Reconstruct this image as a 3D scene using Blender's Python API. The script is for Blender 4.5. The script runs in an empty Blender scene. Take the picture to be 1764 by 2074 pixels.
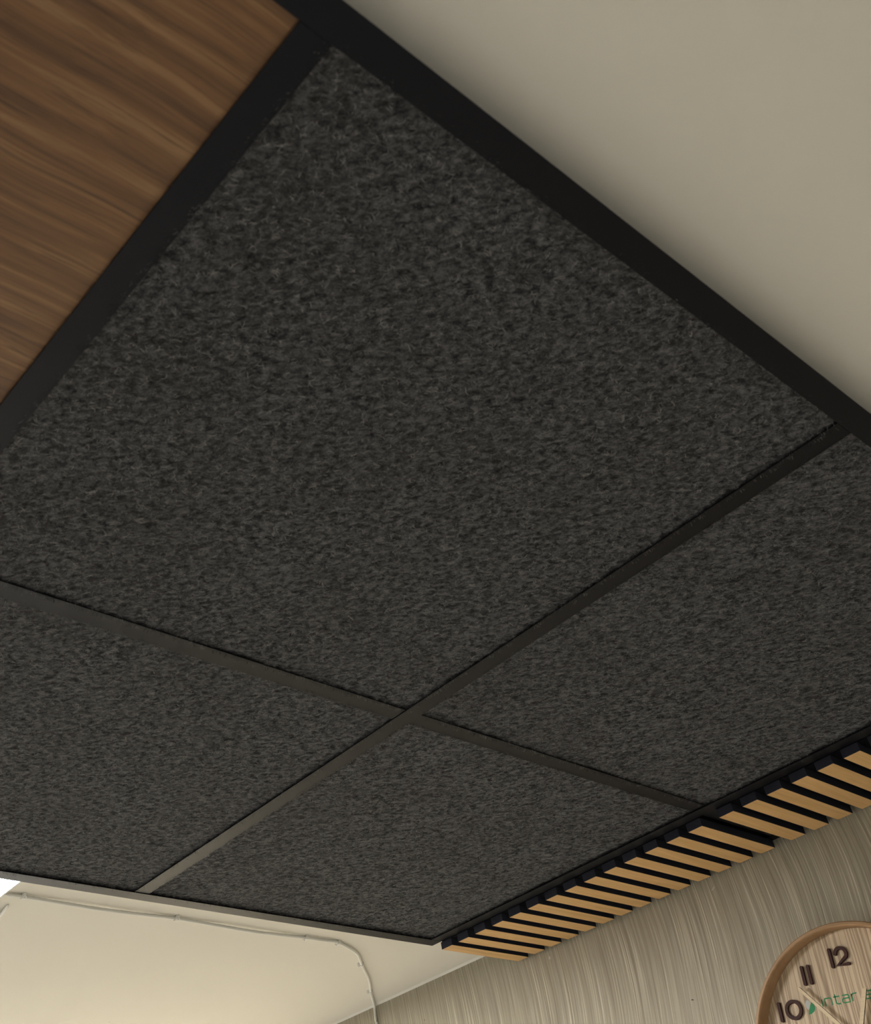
import bpy, bmesh, math, random
from mathutils import Matrix, Vector
random.seed(7)
scene = bpy.context.scene
col = scene.collection

# ------------------------------------------------------------------ camera
W_PX, H_PX, F_PX = 1764.0, 2074.0, 2200.95
PPX, PPY = -121.5, -12.73
CAM = Vector((-0.83548, -0.79831, -0.60962))
RIGHT = Vector((0.7524597, -0.6470195, -0.1231669))
DOWN = Vector((0.3409033, 0.5425986, -0.7677055))
FWD = Vector((0.5635506, 0.5356794, 0.6288547))
cd = bpy.data.cameras.new('camera')
cam = bpy.data.objects.new('camera', cd)
col.objects.link(cam)
m = Matrix.Identity(4)
for i in range(3):
    m[i][0] = RIGHT[i]; m[i][1] = -DOWN[i]; m[i][2] = -FWD[i]; m[i][3] = CAM[i]
cam.matrix_world = m
cd.sensor_fit = 'HORIZONTAL'
cd.sensor_width = 36.0
cd.lens = F_PX / W_PX * 36.0
cd.shift_x = -PPX / W_PX
cd.shift_y = PPY / W_PX
cd.clip_start = 0.02
cd.dof.use_dof = True
cd.dof.focus_distance = 1.75
cd.dof.aperture_fstop = 16.0
scene.camera = cam

# ------------------------------------------------------------------ world, exposure
world = bpy.data.worlds.new('world')
scene.world = world
world.use_nodes = True
world.node_tree.nodes['Background'].inputs['Color'].default_value = (0.9, 0.95, 1.0, 1)
world.node_tree.nodes['Background'].inputs['Strength'].default_value = 0.0
scene.view_settings.view_transform = 'Standard'
scene.view_settings.look = 'None'
scene.view_settings.exposure = 0.0
scene.view_settings.gamma = 1.0
scene.view_settings.use_curve_mapping = False
scene.cycles.max_bounces = 5
scene.cycles.diffuse_bounces = 3
scene.cycles.use_adaptive_sampling = True
scene.cycles.adaptive_threshold = 0.08
scene.cycles.glossy_bounces = 2
scene.cycles.sample_clamp_indirect = 6.0
scene.cycles.denoising_prefilter = 'NONE'

# heights: z = 0 is the underside of the grid bars
ZC = 0.0266           # painted ceiling
ZF = -2.42            # floor
XW = 0.8226           # papered wall
LED_POWER = 55.0
LED_COLOR = (1.0, 0.968, 0.925)

# ------------------------------------------------------------------ node helpers
class NT:
    def __init__(self, name, rough=0.6, spec=0.5):
        self.mat = bpy.data.materials.new(name)
        self.mat.use_nodes = True
        self.t = self.mat.node_tree
        self.b = self.t.nodes['Principled BSDF']
        self.b.inputs['Roughness'].default_value = rough
        self.b.inputs['Specular IOR Level'].default_value = spec
    def n(self, typ, **kw):
        nd = self.t.nodes.new(typ)
        for k, v in kw.items():
            setattr(nd, k, v)
        return nd
    def put(self, sock, v):
        if hasattr(v, 'is_output') or isinstance(v, bpy.types.NodeSocket):
            self.t.links.new(v, sock)
        else:
            sock.default_value = v
    def math(self, op, a, b=0.0, c=0.0, clamp=False):
        nd = self.n('ShaderNodeMath', operation=op, use_clamp=clamp)
        self.put(nd.inputs[0], a); self.put(nd.inputs[1], b); self.put(nd.inputs[2], c)
        return nd.outputs[0]
    def vmath(self, op, a, b):
        nd = self.n('ShaderNodeVectorMath', operation=op)
        self.put(nd.inputs[0], a); self.put(nd.inputs[1], b)
        return nd.outputs[0]
    def coords(self, which='Object'):
        return self.n('ShaderNodeTexCoord').outputs[which]
    def scaled(self, v, s):
        return self.vmath('MULTIPLY', v, s)
    def noise(self, v, scale=1.0, detail=4.0, rough=0.5, dist=0.0, out='Fac'):
        nd = self.n('ShaderNodeTexNoise')
        self.put(nd.inputs['Vector'], v)
        nd.inputs['Scale'].default_value = scale
        nd.inputs['Detail'].default_value = detail
        nd.inputs['Roughness'].default_value = rough
        nd.inputs['Distortion'].default_value = dist
        return nd.outputs[out]
    def ramp(self, f, stops):
        nd = self.n('ShaderNodeValToRGB')
        self.put(nd.inputs[0], f)
        cr = nd.color_ramp
        while len(cr.elements) < len(stops):
            cr.elements.new(0.5)
        for e, (p, c) in zip(cr.elements, stops):
            e.position = p
            e.color = (*c, 1) if len(c) == 3 else c
        return nd.outputs[0]
    def mix(self, f, a, b, blend='MIX'):
        nd = self.n('ShaderNodeMix', data_type='RGBA', blend_type=blend)
        self.put(nd.inputs[0], f)
        self.put(nd.inputs[6], (*a, 1) if isinstance(a, tuple) else a)
        self.put(nd.inputs[7], (*b, 1) if isinstance(b, tuple) else b)
        return nd.outputs[2]
    def color(self, c):
        self.put(self.b.inputs['Base Color'], (*c, 1) if isinstance(c, tuple) else c)
    def bump(self, h, strength=0.3, dist=0.001):
        nd = self.n('ShaderNodeBump')
        nd.inputs['Strength'].default_value = strength
        nd.inputs['Distance'].default_value = dist
        self.put(nd.inputs['Height'], h)
        self.t.links.new(nd.outputs[0], self.b.inputs['Normal'])

def plain(name, c, rough=0.5, spec=0.5, var=0.06, scale=30.0):
    a = NT(name, rough, spec)
    f = a.noise(a.coords(), scale, 4, 0.6)
    lo = tuple(x * (1 - var) for x in c); hi = tuple(min(1, x * (1 + var)) for x in c)
    a.color(a.mix(f, lo, hi))
    return a.mat

MAT = {}
# charcoal felt
a = NT('charcoal_felt', 0.95, 0.15)
rnd = a.n('ShaderNodeObjectInfo').outputs['Random']
co = a.vmath('ADD', a.coords(), a.vmath('MULTIPLY', (3.1, 7.7, 1.9), a.math('MULTIPLY', rnd, 9.0)))
mp = a.n('ShaderNodeMapping'); mp.inputs['Rotation'].default_value = (0, 0, math.radians(45)); mp.inputs['Scale'].default_value = (0.66, 1.1, 1.0)
mp.vector_type = 'TEXTURE'; mp.inputs['Scale'].default_value = (1.0, 1.0, 1.0)
a.put(mp.inputs['Vector'], co)
cs = a.scaled(mp.outputs[0], (1.15, 0.72, 1.0))
clump = a.noise(cs, 165, 4, 0.68, 0.7)
wisp = a.noise(cs, 260, 2, 0.6, 2.6)
ridge = a.math('SUBTRACT', 1.0, a.math('ABSOLUTE', a.math('MULTIPLY_ADD', wisp, 2.0, -1.0)))
ridge = a.math('POWER', ridge, 7.0)
wisp2 = a.noise(cs, 520, 1, 0.6, 2.2)
ridge2 = a.math('POWER', a.math('SUBTRACT', 1.0, a.math('ABSOLUTE', a.math('MULTIPLY_ADD', wisp2, 2.0, -1.0))), 9.0)
big = a.noise(co, 9, 1, 0.5)
base = a.ramp(clump, [(0.38, (0.0040, 0.0041, 0.0050)), (0.51, (0.0088, 0.0092, 0.0106)), (0.66, (0.034, 0.0350, 0.0378))])
fib = a.math('MULTIPLY', a.math('MULTIPLY', ridge, 0.6), a.math('SUBTRACT', a.math('MULTIPLY', clump, 2.4), 0.55), clamp=True)
c1 = a.mix(fib, base, (0.185, 0.187, 0.188))
fib2 = a.math('MULTIPLY', a.math('MULTIPLY', ridge2, 0.55), a.math('SUBTRACT', a.math('MULTIPLY', clump, 3.0), 1.1), clamp=True)
c2 = a.mix(fib2, c1, (0.20, 0.203, 0.205))
c3 = a.mix(a.math('MULTIPLY', a.math('SUBTRACT', big, 0.40), 2.2, clamp=True), c2, a.mix(0.42, c2, (0.034, 0.031, 0.028)))
a.color(c3)
a.bump(clump, 0.7, 0.003)
a.put(a.b.inputs['Sheen Weight'], a.math('MULTIPLY', a.math('SUBTRACT', a.math('MULTIPLY', clump, 4.0), 1.5, clamp=True), 0.30))
a.b.inputs['Sheen Roughness'].default_value = 0.45
a.b.inputs['Sheen Tint'].default_value = (0.9, 0.92, 0.95, 1)
MAT['felt'] = a.mat

a = NT('felt_fibre_wool', 0.9, 0.1)
f = a.noise(a.coords(), 130, 2, 0.5)
a.color(a.ramp(f, [(0.38, (0.015, 0.015, 0.017)), (0.5, (0.060, 0.060, 0.062)), (0.62, (0.21, 0.208, 0.204))]))
MAT['fibre'] = a.mat
MAT['bar'] = plain('satin_black_metal', (0.0046, 0.0050, 0.0070), 0.42, 0.14, 0.05, 40)
MAT['bar'].node_tree.nodes['Principled BSDF'].inputs['Specular Tint'].default_value = (0.90, 0.93, 1.0, 1)
MAT['backing'] = plain('black_felt_backing', (0.006, 0.006, 0.008), 0.95, 0.1, 0.3, 200)
MAT['mdf'] = plain('black_mdf', (0.022, 0.024, 0.036), 0.8, 0.25, 0.25, 250)

def oak(name, dark, mid, light, streak, sx, sy, rough=0.5, pore=0.35, ramp=(0.28, 0.48, 0.68)):
    a = NT(name, rough, 0.3)
    r = a.n('ShaderNodeObjectInfo').outputs['Random']
    co = a.vmath('ADD', a.coords(), a.vmath('MULTIPLY', (5.3, 3.7, 1.3), a.math('MULTIPLY', r, 8.0)))
    w = a.noise(co, 5.0, 2, 0.5, 0, 'Color')
    co2 = a.vmath('ADD', co, a.vmath('MULTIPLY', a.vmath('SUBTRACT', w, (0.5, 0.5, 0.5)), (0.02, 0.02, 0.02)))
    g1 = a.noise(a.scaled(co2, (sx, sy, sy)), 1.0, 5, 0.6, 0.4)
    g2 = a.noise(a.scaled(co2, (sx * 3, sy * 5, sy * 5)), 1.0, 3, 0.6)
    blotch = a.noise(co, 14, 3, 0.5)
    c = a.ramp(g1, list(zip(ramp, (dark, mid, light))))
    p = a.math('MULTIPLY', a.math('SUBTRACT', g2, 0.55, clamp=True), 4.0, clamp=True)
    c = a.mix(a.math('MULTIPLY', p, pore), c, streak)
    c = a.mix(a.math('MULTIPLY', a.math('SUBTRACT', blotch, 0.4, clamp=True), 0.8, clamp=True), c, mid)
    a.color(c)
    a.bump(a.math('MULTIPLY', g2, -1.0), 0.12, 0.0006)
    return a.mat
MAT['oak_slat'] = oak('oak_veneer', (0.55, 0.325, 0.125), (0.66, 0.405, 0.165), (0.73, 0.46, 0.20), (0.42, 0.23, 0.085), 5, 95, 0.5, 0.3)
MAT['wood_tile'] = oak('brown_oak_laminate', (0.085, 0.040, 0.0145), (0.165, 0.082, 0.032), (0.25, 0.138, 0.060), (0.034, 0.015, 0.0055), 3.2, 85, 0.5, 0.9, (0.34, 0.50, 0.64))
MAT['rim'] = oak('bent_plywood', (0.26, 0.15, 0.07), (0.36, 0.215, 0.105), (0.43, 0.27, 0.14), (0.2, 0.11, 0.05), 6, 40, 0.45, 0.2)
MAT['hand'] = oak('pale_wood', (0.55, 0.42, 0.25), (0.62, 0.49, 0.31), (0.68, 0.55, 0.36), (0.5, 0.37, 0.2), 20, 300, 0.5, 0.2)
MAT['numeral'] = plain('dark_stained_wood', (0.048, 0.016, 0.012), 0.55, 0.2, 0.3, 200)

# pale ash dial with vertical grain (local y is up)
a = NT('ash_dial', 0.5, 0.35)
co = a.coords()
w = a.noise(co, 9.0, 2, 0.5, 0, 'Color')
co2 = a.vmath('ADD', co, a.vmath('MULTIPLY', a.vmath('SUBTRACT', w, (0.5, 0.5, 0.5)), (0.012, 0.0, 0.0)))
g = a.noise(a.scaled(co2, (150, 1.8, 1)), 1.0, 2, 0.5)
gf = a.noise(a.scaled(co2, (420, 6, 1)), 1.0, 2, 0.6)
line = a.math('POWER', a.math('SUBTRACT', 1.0, a.math('ABSOLUTE', a.math('MULTIPLY_ADD', g, 2.0, -1.0))), 8.0)
c = a.mix(gf, (0.58, 0.445, 0.285), (0.70, 0.55, 0.37))
c = a.mix(a.math('MULTIPLY', line, 0.85), c, (0.22, 0.135, 0.07))
a.color(c)
MAT['dial'] = a.mat

# cream painted ceiling with roller stipple and a few flecks
a = NT('cream_ceiling_paint', 0.75, 0.25)
co = a.coords()
st = a.noise(co, 260, 3, 0.6)
st2 = a.noise(co, 14, 3, 0.5)
big = a.noise(co, 2.5, 2, 0.5)
base = a.mix(big, (0.735, 0.705, 0.61), (0.785, 0.755, 0.66))
vor = a.n('ShaderNodeTexVoronoi'); a.put(vor.inputs['Vector'], co); vor.inputs['Scale'].default_value = 11.0
fleck = a.math('LESS_THAN', vor.outputs['Distance'], 0.020)
sel = a.math('GREATER_THAN', a.n('ShaderNodeSeparateColor').outputs[0], 0.55)
a.t.links.new(vor.outputs['Color'], sel.node.inputs[0].links[0].from_node.inputs[0])
fl = a.math('MULTIPLY', fleck, sel)
a.color(a.mix(a.math('MULTIPLY', fl, 0.6), base, (0.25, 0.22, 0.17)))
a.bump(a.math('ADD', a.math('MULTIPLY', st, 0.5), a.math('MULTIPLY', st2, 1.0)), 0.10, 0.002)
MAT['ceiling'] = a.mat

# combed wallpaper : streaks run down the wall and sway a little
a = NT('combed_wallpaper', 0.6, 0.3)
co = a.coords()
sep = a.n('ShaderNodeSeparateXYZ'); a.put(sep.inputs[0], co)
y, z = sep.outputs[1], sep.outputs[2]
sway = a.math('MULTIPLY', a.math('COSINE', a.math('MULTIPLY', a.math('ADD', z, 0.085), 14.0)), -0.0085)
wob = a.noise(a.scaled(co, (0, 3.0, 2.0)), 1.0, 2, 0.5)
wob2 = a.noise(a.scaled(co, (0, 60.0, 9.0)), 1.0, 1, 0.5)
yy = a.math('SUBTRACT', y, a.math('MULTIPLY_ADD', z, -0.015, sway))
yy = a.math('ADD', yy, a.math('ADD', a.math('MULTIPLY', wob, 0.02), a.math('MULTIPLY', wob2, 0.0022)))
def streak(fy, fz, det):
    cmb = a.n('ShaderNodeCombineXYZ')
    a.put(cmb.inputs[1], a.math('MULTIPLY', yy, fy)); a.put(cmb.inputs[2], a.math('MULTIPLY', z, fz))
    return a.noise(cmb.outputs[0], 1.0, det, 0.6)
s1, s2, s3 = streak(190, 2.5, 3), streak(500, 5.0, 2), streak(35, 1.0, 2)
base = a.ramp(s1, [(0.30, (0.260, 0.226, 0.162)), (0.50, (0.350, 0.312, 0.230)), (0.70, (0.415, 0.374, 0.282))])
lite = a.math('MULTIPLY', a.math('SUBTRACT', s2, 0.55, clamp=True), 7.0, clamp=True)
dark = a.math('MULTIPLY', a.math('SUBTRACT', 0.45, s2, clamp=True), 6.0, clamp=True)
c = a.mix(a.math('MULTIPLY', lite, 0.75), base, (0.72, 0.665, 0.52))
c = a.mix(a.math('MULTIPLY', dark, 0.5), c, (0.11, 0.092, 0.064))
c = a.mix(a.math('MULTIPLY', a.math('SUBTRACT', s3, 0.5, clamp=True), 1.5, clamp=True), c, a.mix(0.6, c, (0.34, 0.325, 0.285)))
def mark(py, pz, ry, rz, shear=0.0):
    dy = a.math('DIVIDE', a.math('SUBTRACT', a.math('SUBTRACT', y, py), a.math('MULTIPLY', a.math('SUBTRACT', z, pz), shear)), ry)
    dz = a.math('DIVIDE', a.math('SUBTRACT', z, pz), rz)
    return a.math('LESS_THAN', a.math('ADD', a.math('MULTIPLY', dy, dy), a.math('MULTIPLY', dz, dz)), 1.0)
c = a.mix(a.math('MULTIPLY', mark(0.1518, -0.0310, 0.0013, 0.0026, -1.5), 0.8), c, (0.62, 0.60, 0.56))
c = a.mix(a.math('MULTIPLY', mark(0.5223, -0.0280, 0.0022, 0.0028), 0.6), c, (0.62, 0.60, 0.56))
c = a.mix(mark(0.2510, -0.1786, 0.0020, 0.0012, 1.0), c, (0.05, 0.04, 0.04))
c = a.mix(a.math('MULTIPLY', mark(0.8692, -0.0418, 0.0014, 0.0016), 0.7), c, (0.12, 0.10, 0.06))
a.color(c)
a.bump(a.math('ADD', s2, a.math('MULTIPLY', s1, 0.5)), 0.35, 0.0012)
MAT['wallpaper'] = a.mat

MAT['wall'] = plain('off_white_wall_paint', (0.78, 0.77, 0.73), 0.8, 0.2, 0.03, 8)
MAT['wall_grey'] = plain('grey_wall_paint', (0.30, 0.30, 0.29), 0.8, 0.2, 0.03, 8)
MAT['floor'] = plain('beige_vinyl_floor', (0.32, 0.31, 0.30), 0.5, 0.3, 0.12, 6)
MAT['cable'] = plain('white_cable_sheath', (0.80, 0.79, 0.73), 0.4, 0.5, 0.03, 80)
MAT['clip'] = plain('white_plastic_clip', (0.86, 0.85, 0.80), 0.35, 0.5, 0.02, 80)
MAT['nail'] = plain('steel_nail', (0.25, 0.24, 0.22), 0.35, 0.6, 0.1, 80)
MAT['caulk'] = plain('white_caulk', (0.80, 0.78, 0.70), 0.5, 0.4, 0.02, 60)
MAT['white_metal'] = plain('white_enamel', (0.80, 0.80, 0.78), 0.4, 0.5, 0.02, 60)
MAT['green'] = plain('green_print', (0.035, 0.24, 0.10), 0.6, 0.2, 0.05, 200)
MAT['grey_print'] = plain('pale_grey_print', (0.48, 0.49, 0.46), 0.6, 0.2, 0.03, 200)

a = NT('led_diffuser', 0.5, 0.3)
a.color((0.9, 0.9, 0.88))
a.b.inputs['Emission Color'].default_value = (*LED_COLOR, 1)
a.b.inputs['Emission Strength'].default_value = LED_POWER
MAT['led'] = a.mat

# ------------------------------------------------------------------ object helpers
def link_mesh(name, bm, mats, parent=None, loc=(0, 0, 0), smooth=False):
    me = bpy.data.meshes.new(name)
    bm.normal_update()
    bm.to_mesh(me); bm.free()
    for k in (mats if isinstance(mats, (list, tuple)) else [mats]):
        me.materials.append(MAT[k])
    if smooth:
        for p in me.polygons:
            p.use_smooth = True
    o = bpy.data.objects.new(name, me)
    col.objects.link(o)
    o.location = loc
    o.parent = parent
    return o
def share(name, me, parent, loc):
    o = bpy.data.objects.new(name, me)
    col.objects.link(o)
    o.location = loc
    o.parent = parent
    return o
def empty(name, loc=(0, 0, 0)):
    o = bpy.data.objects.new(name, None)
    o.empty_display_size = 0.05
    col.objects.link(o)
    o.location = loc
    return o
def tag(o, label, cat, group=None):
    o['label'] = label; o['category'] = cat
    if group:
        o['group'] = group
    return o
def struct(o, label=None):
    o['kind'] = 'structure'
    if label:
        o['label'] = label
    return o
def box(bm, x0, x1, y0, y1, z0, z1, bevel=0.0, mi=None):
    vs = [bm.verts.new(p) for p in ((x0, y0, z0), (x1, y0, z0), (x1, y1, z0), (x0, y1, z0),
                                    (x0, y0, z1), (x1, y0, z1), (x1, y1, z1), (x0, y1, z1))]
    fs = [bm.faces.new([vs[i] for i in q]) for q in ((3, 2, 1, 0), (4, 5, 6, 7), (0, 1, 5, 4), (1, 2, 6, 5), (2, 3, 7, 6), (3, 0, 4, 7))]
    if mi is not None:
        for f in fs:
            f.material_index = mi
    if bevel:
        es = list({e for f in fs for e in f.edges})
        bmesh.ops.bevel(bm, geom=es, offset=bevel, segments=2, affect='EDGES', profile=0.6)
    return fs
def tube(bm, pts, r, seg=10, cap=True):
    pts = [Vector(p) for p in pts]
    rings = []
    up = Vector((0.13, 0.21, 0.97))
    for i, p in enumerate(pts):
        t = (pts[min(i + 1, len(pts) - 1)] - pts[max(i - 1, 0)]).normalized()
        u = t.cross(up)
        if u.length < 1e-4:
            u = t.cross(Vector((1, 0, 0)))
        u.normalize(); v = t.cross(u)
        rr = r(i / (len(pts) - 1)) if callable(r) else r
        rings.append([bm.verts.new(p + u * math.cos(a) * rr + v * math.sin(a) * rr) for a in [2 * math.pi * k / seg for k in range(seg)]])
    for a_, b_ in zip(rings, rings[1:]):
        for k in range(seg):
            bm.faces.new((a_[k], a_[(k + 1) % seg], b_[(k + 1) % seg], b_[k]))
    if cap:
        bm.faces.new(list(reversed(rings[0]))); bm.faces.new(rings[-1])
    bmesh.ops.recalc_face_normals(bm, faces=bm.faces)
def spline(pts, n=10):
    P = [Vector(p) for p in pts]
    P = [P[0] * 2 - P[1]] + P + [P[-1] * 2 - P[-2]]
    out = []
    for i in range(1, len(P) - 2):
        for k in range(n):
            t = k / n
            a0, b0, c0, d0 = P[i - 1], P[i], P[i + 1], P[i + 2]
            out.append(0.5 * ((2 * b0) + (c0 - a0) * t + (2 * a0 - 5 * b0 + 4 * c0 - d0) * t * t + (3 * b0 - a0 - 3 * c0 + d0) * t ** 3))
    out.append(P[-2])
    return out
def stroke(bm, pts, w, z0, z1, closed=False, caps=True):
    """flat rounded pen stroke of width w along 2-D pts, extruded from z0 to z1"""
    P = [Vector((p[0], p[1])) for p in pts]
    n = len(P)
    L, R = [], []
    for i in range(n):
        if closed:
            t = (P[(i + 1) % n] - P[i - 1]).normalized()
        else:
            t = (P[min(i + 1, n - 1)] - P[max(i - 1, 0)]).normalized()
        nn = Vector((-t.y, t.x)) * w / 2
        L.append(P[i] + nn); R.append(P[i] - nn)
    def face(poly):
        lo = [bm.verts.new((p.x, p.y, z0)) for p in poly]
        hi = [bm.verts.new((p.x, p.y, z1)) for p in poly]
        bm.faces.new(hi); bm.faces.new(list(reversed(lo)))
        k = len(poly)
        for i in range(k):
            bm.faces.new((lo[i], lo[(i + 1) % k], hi[(i + 1) % k], hi[i]))
    if closed:
        rows = [[bm.verts.new((q.x, q.y, zz)) for q, zz in ((L[i], z0), (R[i], z0), (R[i], z1), (L[i], z1))] for i in range(n)]
        for i in range(n):
            a_, b_ = rows[i], rows[(i + 1) % n]
            for k in range(4):
                bm.faces.new((a_[k], a_[(k + 1) % 4], b_[(k + 1) % 4], b_[k]))
    else:
        rows = [[bm.verts.new((q.x, q.y, zz)) for q, zz in ((L[i], z0), (R[i], z0), (R[i], z1), (L[i], z1))] for i in range(n)]
        for a_, b_ in zip(rows, rows[1:]):
            for k in range(4):
                bm.faces.new((a_[k], a_[(k + 1) % 4], b_[(k + 1) % 4], b_[k]))
        bm.faces.new(rows[0]); bm.faces.new(list(reversed(rows[-1])))
        if caps:
            for i, j in ((0, 1), (n - 1, n - 2)):
                d = (P[i] - P[j]).normalized()
                s = Vector((-d.y, d.x))
                face([P[i] + (s * math.cos(t) + d * math.sin(t)) * w / 2 for t in [math.pi * k / 8 for k in range(9)]])
    bmesh.ops.recalc_face_normals(bm, faces=bm.faces)
def arc(cx, cy, rx, ry, a0, a1, n=20):
    return [(cx + rx * math.cos(math.radians(a0 + (a1 - a0) * i / n)), cy + ry * math.sin(math.radians(a0 + (a1 - a0) * i / n))) for i in range(n + 1)]

# ------------------------------------------------------------------ room shell
X0, X1, Y0, Y1 = -2.9, XW, -2.6, 2.5
def slab(name, mat, x0, x1, y0, y1, z0, z1, label):
    bm = bmesh.new()
    box(bm, x0, x1, y0, y1, z0, z1)
    return struct(link_mesh(name, bm, mat), label)
slab('ceiling', 'ceiling', X0 - 0.1, X1 + 0.1, Y0 - 0.1, Y1 + 0.1, ZC, ZC + 0.1, 'smooth cream painted ceiling above the black frame')
slab('floor', 'floor', X0 - 0.1, X1 + 0.1, Y0 - 0.1, Y1 + 0.1, ZF - 0.1, ZF, 'beige vinyl floor of the room')
slab('wall_right', 'wallpaper', X1, X1 + 0.1, Y0, Y1, ZF, ZC, 'grey-beige wallpaper with fine combed vertical streaks behind the clock')
slab('wall_left', 'wall_grey', X0 - 0.1, X0, Y0, Y1, ZF, ZC, 'grey painted wall opposite the clock')
slab('wall_front', 'wall', X0 - 0.1, X1 + 0.1, Y1, Y1 + 0.1, ZF, ZC, 'off-white painted wall beyond the ceiling light')
slab('wall_back', 'wall_grey', X0 - 0.1, X1 + 0.1, Y0 - 0.1, Y0, ZF, ZC, 'grey painted wall behind the viewer')
# caulk bead where wall and ceiling meet
bm = bmesh.new()
vs = [(XW, ZC), (XW - 0.006, ZC), (XW - 0.0015, ZC - 0.0018), (XW, ZC - 0.003)]
ra = [bm.verts.new((x, 0.60, z)) for x, z in vs]; rb = [bm.verts.new((x, Y1, z)) for x, z in vs]
for k in range(4):
    bm.faces.new((ra[k], ra[(k + 1) % 4], rb[(k + 1) % 4], rb[k]))
bm.faces.new(ra); bm.faces.new(list(reversed(rb)))
bmesh.ops.recalc_face_normals(bm, faces=bm.faces)
struct(link_mesh('trim_1', bm, 'caulk'), 'thin white caulk line between ceiling and papered wall')

# ------------------------------------------------------------------ LED panels
def led(loc, label, s=0.6):
    e = empty('ceiling_light', loc)
    bm = bmesh.new(); h = s / 2
    for q in ((-h, h, -h, -h + 0.002), (-h, h, h - 0.002, h), (-h, -h + 0.002, -h + 0.002, h - 0.002), (h - 0.002, h, -h + 0.002, h - 0.002)):
        box(bm, *q, -0.014, 0.0)
    link_mesh('light_frame', bm, 'white_metal', e)
    bm = bmesh.new(); box(bm, -h + 0.002, h - 0.002, -h + 0.002, h - 0.002, -0.012, -0.006)
    link_mesh('diffuser', bm, 'led', e)
    return tag(e, label, 'ceiling light', 'square LED ceiling panels')
led((-0.4625, 0.931, ZC), 'bright white square LED panel at the far edge of the black frame')
led((0.45, 1.85, ZC), 'added unseen square LED panel beyond the cable, brightening the papered wall')  # added out of view to brighten the papered wall and far corner
led((-1.6, -1.7, ZC), 'added unseen square LED panel behind the viewer, brightening the near ceiling')  # unseen extra panel, put in to lift the ceiling past the near bar

# ------------------------------------------------------------------ black bar grid
grid = tag(empty('ceiling_grid', (0, 0, 0)), 'black metal bar frame holding the felt and wood panels under the ceiling', 'ceiling frame')
HW = 0.012
def bar(axis, at, a0, a1, zb, name='grid_bar'):
    """T-section bar along 'X' or 'Y' at the given cross position; zb is the underside"""
    bm = bmesh.new()
    prof = ((HW, zb, zb + 0.0013), (0.0065, zb + 0.0013, 0.0036), (0.0015, 0.0036, ZC))
    for k, (w, z0, z1) in enumerate(prof):
        if axis == 'X':
            box(bm, a0, a1, -w, w, z0, z1, 0.0003 if k == 0 else 0)
        else:
            box(bm, -w, w, a0, a1, z0, z1, 0.0003 if k == 0 else 0)
    loc = (0, at, 0) if axis == 'X' else (at, 0, 0)
    return link_mesh(name, bm, 'bar', grid, loc)
XL = -1.8
# perimeter and slat-side bars lie lowest, then the long bars, then the cross bars
bar('X', 0.6, XL, 0.6125, -0.0010, 'frame_bar')
bar('X', -0.6, XL, XW - 0.001, -0.0010, 'frame_bar')
bar('Y', 0.6, -0.5875, 0.5875, -0.0010, 'frame_bar')
for x in (0.0, -0.6, -1.2):
    bar('Y', x, -0.5875, 0.5875, 0.0)
for x0, x1 in ((0.0125, 0.5875), (-0.5875, -0.0125), (-1.1875, -0.6125), (-1.7875, -1.2125), (0.6130, 0.801)):
    bar('X', 0.0, x0, x1, 0.0008)
bar('Y', XL, -0.5875, 0.5875, -0.0010, 'frame_bar')
# wall angle along the papered wall
bm = bmesh.new()
box(bm, -0.020, 0.0, -0.588, 0.596, 0.0004, 0.0017)
box(bm, -0.0015, 0.0, -0.588, 0.596, 0.0017, ZC)
link_mesh('wall_angle', bm, 'bar', grid, (XW - 0.0005, 0, 0))

# ------------------------------------------------------------------ felt panels
def panel(name, mat, cx, cy, hx, hy, z0, z1, label, cat, group, bev=0.0015):
    bm = bmesh.new()
    box(bm, -hx, hx, -hy, hy, 0, z1 - z0, bev)
    o = tag(link_mesh(name, bm, mat, None, (cx, cy, z0)), label, cat, group)
    if name == 'felt_panel' and cx > -1:
        f = share('fibres', FIB, o, (0, 0, 0))
        f.rotation_euler = (0, 0, math.pi if cy > 0 else 0)
        f['kind'] = 'stuff'
    return o
FZ = 0.0036
def fibre_mesh(h, n, n_edge):
    rg = random.Random(11)
    V, F = [], []
    def fib(x, y, z, ang, ln, w, drop, curl):
        i0 = len(V)
        for k in range(4):
            t = k / 3
            V.append((x - math.sin(ang) * w / 2, y + math.cos(ang) * w / 2, z - drop * math.sin(math.pi * min(t * 1.1, 1.0)) if curl is not None else z - drop * t))
            V.append((x + math.sin(ang) * w / 2, y - math.cos(ang) * w / 2, V[-1][2] - w * 0.3))
            x += math.cos(ang) * ln / 3; y += math.sin(ang) * ln / 3
            if curl is not None:
                ang += curl
            if k < 3:
                q = i0 + 2 * k
                F.append((q, q + 1, q + 3, q + 2))
    for _ in range(n):
        ang = rg.gauss(-0.6, 0.8) + (math.pi if rg.random() < 0.5 else 0)
        ln = rg.uniform(0.005, 0.014)
        fib(rg.uniform(-h, h) * 0.985, rg.uniform(-h, h) * 0.985, -0.0001, ang, ln, rg.uniform(0.00022, 0.00060), rg.uniform(0.0003, 0.0012), rg.uniform(-0.9, 0.9))
    for side in range(4):
        for _ in range(n_edge):
            u = rg.uniform(-h, h) * 0.97; v = -(h - 0.0085) + rg.uniform(-0.001, 0.003)
            ang = -math.pi / 2 + rg.gauss(0, 0.7); ln = rg.uniform(0.003, 0.0075)
            c, sn = math.cos(side * math.pi / 2), math.sin(side * math.pi / 2)
            fib(u * c - v * sn, u * sn + v * c, 0.0, ang + side * math.pi / 2, ln, rg.uniform(0.00012, 0.00030), rg.uniform(0.002, 0.0062), None)
    me = bpy.data.meshes.new('fibres')
    me.from_pydata(V, [], F); me.materials.append(MAT['fibre'])
    return me
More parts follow.
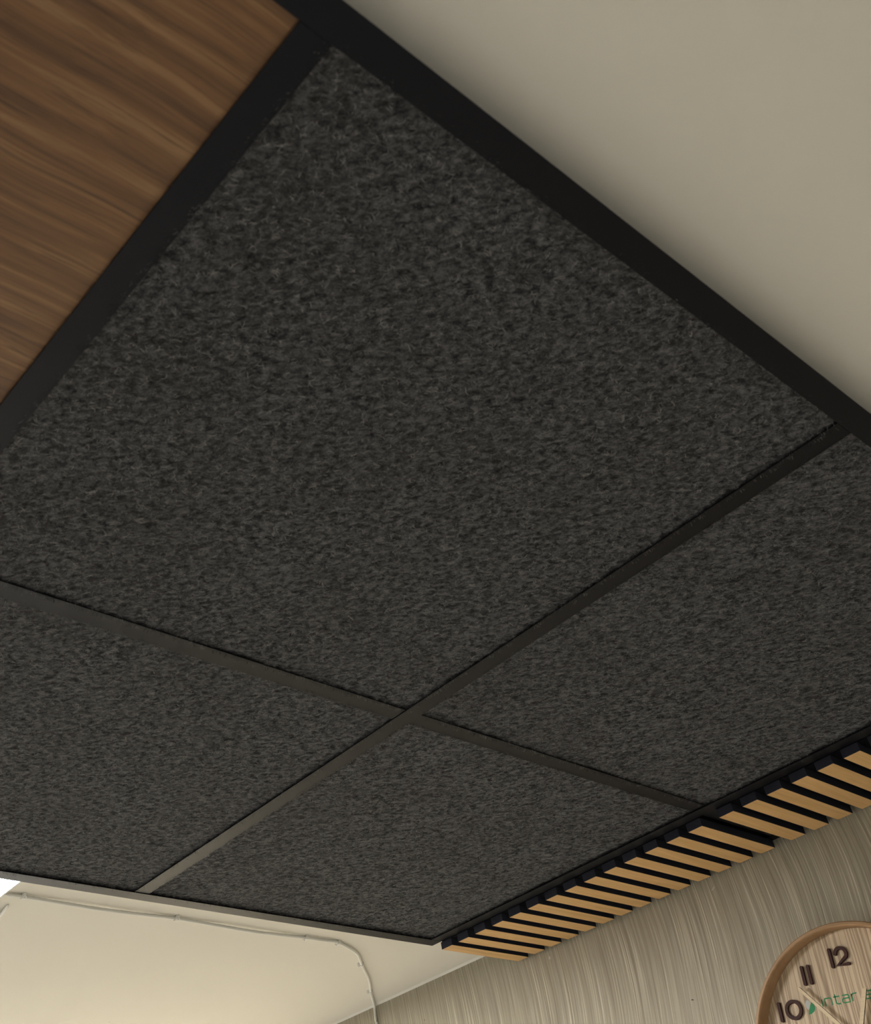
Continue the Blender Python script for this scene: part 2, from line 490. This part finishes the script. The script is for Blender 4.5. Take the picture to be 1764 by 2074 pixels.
FIB = fibre_mesh(0.2965, 15000, 900)
G = 'charcoal felt panels in the black grid'
HP = 0.2965
panel('felt_panel', 'felt', -0.3, -0.3, HP, HP, FZ, FZ + 0.012, 'large charcoal felt panel beside the brown wood panel, nearest the viewer', 'felt panel', G)
panel('felt_panel', 'felt', 0.3, -0.3, HP, HP, FZ, FZ + 0.012, 'charcoal felt panel at the right picture edge above the nearer oak slats', 'felt panel', G)
panel('felt_panel', 'felt', -0.3, 0.3, HP, HP, FZ, FZ + 0.012, 'charcoal felt panel at the left picture edge beside the bright ceiling light', 'felt panel', G)
panel('felt_panel', 'felt', 0.3, 0.3, HP, HP, FZ, FZ + 0.012, 'charcoal felt panel in the far corner between slats and cream ceiling', 'felt panel', G)
panel('wood_panel', 'wood_tile', -0.9, -0.3, HP, HP, FZ - 0.0008, FZ + 0.011, 'brown wood-grain panel in the top left corner of the black frame', 'wood panel', 'brown wood panels', 0.0006)
panel('wood_panel', 'wood_tile', -0.9, 0.3, HP, HP, FZ - 0.0008, FZ + 0.011, 'brown wood-grain panel next to the top left one, toward the ceiling light', 'wood panel', 'brown wood panels', 0.0006)
panel('felt_panel', 'felt', -1.5, -0.3, HP, HP, FZ, FZ + 0.012, 'charcoal felt panel on the far side of the top left wood panel', 'felt panel', G)
panel('felt_panel', 'felt', -1.5, 0.3, HP, HP, FZ, FZ + 0.012, 'charcoal felt panel in the frame corner farthest left of the slats', 'felt panel', G)

# ------------------------------------------------------------------ oak slat panels
SX0, SX1, SP, SW = 0.6176, 0.8190, 0.0422, 0.02635
bm = bmesh.new()
fs = box(bm, 0, SX1 - SX0, -SW / 2, SW / 2, 0.0, 0.0125, 0, 0)
fs[0].material_index = 1
bmesh.ops.bevel(bm, geom=[e for e in fs[0].edges], offset=0.0004, segments=1, affect='EDGES')
slat_me = None
def slat_panel(yl, n, label):
    global slat_me
    y_hi, y_lo = yl, yl - SP * (n - 1) - SW
    e = tag(empty('slat_panel', (SX0, (y_hi + y_lo) / 2, -0.0125)), label, 'slat panel', 'oak slat panels along the wall')
    b2 = bmesh.new()
    hy = (y_hi - y_lo) / 2 - 0.0025
    box(b2, 0.0010, SX1 - SX0 - 0.0200, -hy, hy, 0.0125, 0.0210)
    link_mesh('backing', b2, 'backing', e)
    for i in range(n):
        y = yl - SP * i - SW / 2 - (y_hi + y_lo) / 2
        if slat_me is None:
            o = link_mesh('slat', bm, ['mdf', 'oak_slat'], e, (0, y, 0))
            slat_me = o.data
        else:
            o = share('slat', slat_me, e, (0, y, 0))
    return e
slat_panel(0.5946, 14, 'farther oak slat panel ending above the cream ceiling corner')
slat_panel(-0.0111, 14, 'nearer oak slat panel running out of the right picture edge')

# ------------------------------------------------------------------ surface cable with clips
cab = tag(empty('cable', (0.131, 0.70, ZC)), 'thin white cable clipped along the cream ceiling and down the wall', 'cable')
CR = 0.0027
def zc(d):
    return -CR - 0.0004 - d
raw = [(-0.1516, 0.7202, 0.0), (-0.1228, 0.7172, 0.0004), (-0.0527, 0.7164, 0.002), (0.0079, 0.7157, 0.003), (0.0786, 0.715, 0.0018), (0.1403, 0.7142, 0.0004),
       (0.2098, 0.7145, 0.0016), (0.2805, 0.7148, 0.003), (0.3511, 0.7152, 0.0018), (0.4068, 0.7145, 0.0004), (0.442, 0.7138, 0.0008), (0.4814, 0.7152, 0.0004),
       (0.553, 0.7495, 0.001), (0.606, 0.7985, 0.0004), (0.6792, 0.8636, 0.0012), (0.7404, 0.9292, 0.0004), (0.7903, 0.9787, 0.0008)]
pts = [(x - 0.131, y - 0.70, zc(d)) for x, y, d in raw]
xw = XW - CR - 0.0005 - 0.131
pts += [(xw - 0.006, 1.0029 - 0.70, -0.0035), (xw, 1.0094 - 0.70, -0.010), (xw, 1.0099 - 0.70, -0.03), (xw, 1.0069 - 0.70, -0.10), (xw, 1.0069 - 0.70, -0.6), (xw, 1.0069 - 0.70, -1.6)]
sp = spline(pts, 8)
bm = bmesh.new()
tube(bm, sp, lambda t: CR * min(1.0, 0.25 + t * 60), 10)
link_mesh('cord', bm, 'cable', cab, smooth=True)
def clip_mesh():
    b = bmesh.new()
    r1, r2, hl = CR + 0.0002, CR + 0.0016, 0.0032
    prof = [(-r2, 0.0)] + [(r2 * math.cos(t), -CR - 0.0004 + r2 * math.sin(t)) for t in [math.pi + math.pi * k / 10 for k in range(11)]] + [(r2, 0.0)]
    inn = [(r1, 0.0)] + [(r1 * math.cos(t), -CR - 0.0004 + r1 * math.sin(t)) for t in [2 * math.pi - math.pi * k / 10 for k in range(11)]] + [(-r1, 0.0)]
    n = len(prof); inn = list(reversed(inn))
    A = [[b.verts.new((x, y, z)) for y, z in prof] for x in (-hl, hl)]
    B = [[b.verts.new((x, y, z)) for y, z in inn] for x in (-hl, hl)]
    for k in range(n - 1):
        b.faces.new((A[0][k], A[0][k + 1], A[1][k + 1], A[1][k]))
        b.faces.new((B[0][k], B[1][k], B[1][k + 1], B[0][k + 1]))
        for s in (0, 1):
            b.faces.new((A[s][k], A[s][k + 1], B[s][k + 1], B[s][k]))
    for k in (0, n - 1):
        b.faces.new((A[0][k], A[1][k], B[1][k], B[0][k]))
    # nail boss on the side
    bmesh.ops.create_cone(b, cap_ends=True, segments=12, radius1=0.0024, radius2=0.0027, depth=0.0062, matrix=Matrix.Translation((0, -r2 - 0.0014, -0.0031)))
    bmesh.ops.recalc_face_normals(b, faces=b.faces)
    return b
clip_me = nail_me = None
for (x, y, ang, flip) in ((-0.1228, 0.7172, 0, 1), (0.1403, 0.7142, 0, 1), (0.4068, 0.7145, 0, -1), (0.4814, 0.7152, 12, -1), (0.606, 0.7985, 42, -1), (0.7404, 0.9292, 45, -1)):
    if clip_me is None:
        o = link_mesh('clip', clip_mesh(), 'clip', cab, smooth=False); clip_me = o.data
        b = bmesh.new()
        bmesh.ops.create_uvsphere(b, u_segments=10, v_segments=6, radius=0.0010, matrix=Matrix.Translation((0, -CR - 0.0030, -0.0064)) @ Matrix.Diagonal((1, 1, 0.5, 1)))
        nl = link_mesh('nail', b, 'nail', o, smooth=True); nail_me = nl.data
    else:
        o = share('clip', clip_me, cab, (0, 0, 0))
        share('nail', nail_me, o, (0, 0, 0))
    o.location = (x - 0.131, y - 0.70, 0)
    o.rotation_euler = (0, 0, math.radians(ang + (180 if flip < 0 else 0)))
# second short cable end beside the lamp
bm = bmesh.new()
tube(bm, spline([(-0.1255, 0.7596, ZC - 0.001), (-0.1233, 0.7748, ZC - 0.0026), (-0.1203, 0.798, ZC - 0.0032), (-0.1183, 0.8757, ZC - 0.003), (-0.1173, 1.2189, ZC - 0.003)], 6), lambda t: 0.0028 * min(1.0, 0.12 + t * 9), 10)
tag(link_mesh('cable_end', bm, 'cable', smooth=True), 'short pale cable tip at the left picture edge below the bright lamp', 'cable')

# ------------------------------------------------------------------ wall clock
CC = Vector((XW, -0.0157, -0.3208))
clk = tag(empty('wall_clock'), 'round wooden wall clock with raised brown numerals on the papered wall', 'clock')
nn = math.hypot(1, 0.12)
rv, uv = Vector((0, -1 / nn, -0.12 / nn)), Vector((0, -0.12 / nn, 1 / nn))
mm = Matrix.Identity(4)
for i in range(3):
    mm[i][0] = rv[i] * 1.01; mm[i][1] = uv[i] * 1.01; mm[i][2] = (-1.01, 0, 0)[i]; mm[i][3] = CC[i]
clk.matrix_world = mm
def lathe(bm, prof, seg=96, close=True):
    rings = [[bm.verts.new((r * math.cos(2 * math.pi * k / seg), r * math.sin(2 * math.pi * k / seg), z)) for k in range(seg)] for r, z in prof]
    pr = list(zip(rings, rings[1:])) + ([(rings[-1], rings[0])] if close else [])
    for a_, b_ in pr:
        for k in range(seg):
            bm.faces.new((a_[k], a_[(k + 1) % seg], b_[(k + 1) % seg], b_[k]))
    bmesh.ops.recalc_face_normals(bm, faces=bm.faces)
RO, FRONT, FACE = 0.1655, 0.034, 0.0105
bm = bmesh.new()
lathe(bm, [(RO - 0.0065, 0.001), (RO, 0.001), (RO, FRONT - 0.0012), (RO - 0.0012, FRONT), (RO - 0.0044, FRONT), (RO - 0.0056, FRONT - 0.0012), (RO - 0.0065, FRONT - 0.004)])
link_mesh('rim', bm, 'rim', clk, smooth=False)
bm = bmesh.new()
bmesh.ops.create_cone(bm, cap_ends=True, segments=96, radius1=RO - 0.0068, radius2=RO - 0.0068, depth=FACE - 0.001, matrix=Matrix.Translation((0, 0, (FACE + 0.001) / 2)))
link_mesh('dial', bm, 'dial', clk)
OX, OY, RN = -0.0095, 0.0075, 0.1155
SWD, HH = 0.0047, 0.0115
def one(cx, cy):
    return [((cx, cy - HH), (cx, cy + HH))]
def digit(d, cx, cy):
    w = 0.0085
    if d == '1':
        return [([(cx, cy - HH), (cx, cy + HH)], False)]
    if d == '0':
        return [(arc(cx, cy, 0.0115, HH, 0, 360, 40)[:-1], True)]
    if d == '2':
        return [(arc(cx, cy + HH - w, w, w, 170, -32, 16) + [(cx - w, cy - HH), (cx + w, cy - HH)], False)]
    if d == '3':
        return [(arc(cx, cy + HH / 2, w * 0.8, HH / 2, 150, -90, 14) + arc(cx, cy - HH / 2, w * 0.9, HH / 2, 90, -150, 14)[1:], False)]
    if d == '4':
        return [([(cx + w, cy - HH * 0.45), (cx - w, cy - HH * 0.45), (cx + 0.003, cy + HH), (cx + 0.003, cy - HH)], False)]
    if d == '5':
        return [([(cx + w, cy + HH), (cx - w * 0.7, cy + HH), (cx - w * 0.8, cy + 0.001)] + arc(cx, cy - HH * 0.35, w, HH * 0.65, 130, -140, 16), False)]
    if d == '6':
        return [(arc(cx, cy - HH * 0.35, w, HH * 0.65, 0, 360, 30)[:-1], True), ([(cx - w, cy - HH * 0.3), (cx - w * 0.4, cy + HH * 0.5), (cx + w * 0.5, cy + HH)], False)]
    if d == '7':
        return [([(cx - w, cy + HH), (cx + w, cy + HH), (cx - w * 0.3, cy - HH)], False)]
    if d == '8':
        return [(arc(cx, cy + HH * 0.5, w * 0.75, HH * 0.5, 0, 360, 26)[:-1], True), (arc(cx, cy - HH * 0.5, w * 0.9, HH * 0.5, 0, 360, 26)[:-1], True)]
    if d == '9':
        return [(arc(cx, cy + HH * 0.35, w, HH * 0.65, 0, 360, 30)[:-1], True), ([(cx + w, cy + HH * 0.3), (cx + w * 0.4, cy - HH * 0.5), (cx - w * 0.5, cy - HH)], False)]
NUM = {12: [('1', -0.0133), ('2', 0.0032)], 11: [('1', -0.0051), ('1', 0.0051)], 10: [('1', -0.0165), ('0', 0.0060)]}
for h in range(1, 13):
    t = math.radians(90 - 30 * h)
    cx, cy = OX + RN * math.cos(t), OY + RN * math.sin(t)
    if h == 10:
        cx += 0.003
    bm = bmesh.new()
    for d, dx in NUM.get(h, [(str(h), 0.0)]):
        for ptsd, closed in digit(d, cx + dx, cy):
            stroke(bm, ptsd, SWD, FACE, FACE + 0.0038, closed)
    link_mesh('numeral', bm, 'numeral', clk)
# printed leaf mark and lettering
ZP0, ZP1 = FACE - 0.0002, FACE + 0.00025
def poly(bm, P):
    P = [(x - 0.0035, y + 0.0015) for x, y in P]
    lo = [bm.verts.new((x, y, ZP0)) for x, y in P]; hi = [bm.verts.new((x, y, ZP1)) for x, y in P]
    bm.faces.new(hi); bm.faces.new(list(reversed(lo)))
    for i in range(len(P)):
        bm.faces.new((lo[i], lo[(i + 1) % len(P)], hi[(i + 1) % len(P)], hi[i]))
    bmesh.ops.recalc_face_normals(bm, faces=bm.faces)
bm = bmesh.new()
poly(bm, [(-0.0765, 0.0545), (-0.0715, 0.0548), (-0.0665, 0.0575), (-0.0640, 0.0618), (-0.0650, 0.0668), (-0.0682, 0.0700), (-0.0712, 0.0650), (-0.0742, 0.0598)])
link_mesh('leaf_mark', bm, 'green', clk)
bm = bmesh.new()
poly(bm, [(-0.0750, 0.0600), (-0.0722, 0.0650), (-0.0690, 0.0702), (-0.0715, 0.0728), (-0.0742, 0.0738), (-0.0770, 0.0712), (-0.0785, 0.0675), (-0.0772, 0.0633)])
link_mesh('leaf_mark', bm, 'grey_print', clk)
TB, XH, TW = 0.0627, 0.0098, 0.0017
def letter(ch, x, w):
    b, t = TB, TB + XH
    k = 0.0028
    if ch == 'i':
        return [[(x, b), (x, t)], [(x, t + 0.0030), (x, t + 0.0036)]]
    if ch == 'n':
        return [[(x, b), (x, t)], [(x, t)] + [(x + w - k, t)] + arc(x + w - k, t - k, k, k, 90, 0, 5) + [(x + w, b)]]
    if ch == 't':
        return [[(x, t + 0.0034), (x, b + k)] + arc(x + k, b + k, k, k, 180, 270, 5) + [(x + w, b)], [(x - 0.0028, t), (x + w, t)]]
    if ch == 'a':
        return [[(x + 0.0008, t), (x + w - k, t)] + arc(x + w - k, t - k, k, k, 90, 0, 5) + [(x + w, b), (x + k * .8, b)] + arc(x + k * .8, b + k, k * .8, k, 270, 180, 5) + arc(x + k * .8, b + k, k * .8, k, 180, 90, 5) + [(x + w, b + 2 * k)]]
    if ch == 'r':
        return [[(x, b), (x, t)], [(x, t - k)] + arc(x + k, t - k, k, k, 180, 90, 5) + [(x + w, t)]]
    if ch == 's':
        m2 = (b + t) / 2; q = XH / 4
        return [[(x + w, t), (x + q, t)] + arc(x + q, t - q, q, q, 90, 270, 8) + [(x + w - q, m2)] + arc(x + w - q, b + q, q, q, 90, -90, 8) + [(x, b)]]
for ch, x, w in (('i', -0.0512, 0), ('n', -0.0465, 0.0105), ('t', -0.0295, 0.0065), ('a', -0.0195, 0.0112), ('r', -0.0040, 0.0080), ('s', 0.0165, 0.0110)):
    bm = bmesh.new()
    for s in letter(ch, x - 0.0035, w):
        stroke(bm, s, TW, ZP0, ZP1, False, False)
    link_mesh('printed_letter', bm, 'green', clk)
# hands
def hand(name, tip, w0, w1, z0, z1, tail):
    p0 = Vector((OX, OY + 0.001)); p1 = Vector(tip)
    d = (p1 - p0).normalized(); s = Vector((-d.y, d.x)); p0 = p0 - d * tail
    P = [p0 + s * w0 / 2, p0 - s * w0 / 2, p1 - s * w1 / 2, p1 + s * w1 / 2]
    bm = bmesh.new()
    lo = [bm.verts.new((q.x, q.y, z0)) for q in P]; hi = [bm.verts.new((q.x, q.y, z1)) for q in P]
    bm.faces.new(hi); bm.faces.new(list(reversed(lo)))
    for i in range(4):
        bm.faces.new((lo[i], lo[(i + 1) % 4], hi[(i + 1) % 4], hi[i])).material_index = 1
    bmesh.ops.recalc_face_normals(bm, faces=bm.faces)
    return link_mesh(name, bm, ['hand', 'backing'], clk)
hand('hour_hand', (0.0180, 0.0750), 0.0050, 0.0066, FACE + 0.0070, FACE + 0.0092, 0.012)
hand('minute_hand', (-0.0800, 0.0910), 0.0060, 0.0042, FACE + 0.0100, FACE + 0.0122, 0.012)
bm = bmesh.new()
bmesh.ops.create_cone(bm, cap_ends=True, segments=24, radius1=0.005, radius2=0.0045, depth=0.0135, matrix=Matrix.Translation((OX, OY + 0.001, FACE + 0.00675)))
link_mesh('hub', bm, 'numeral', clk)
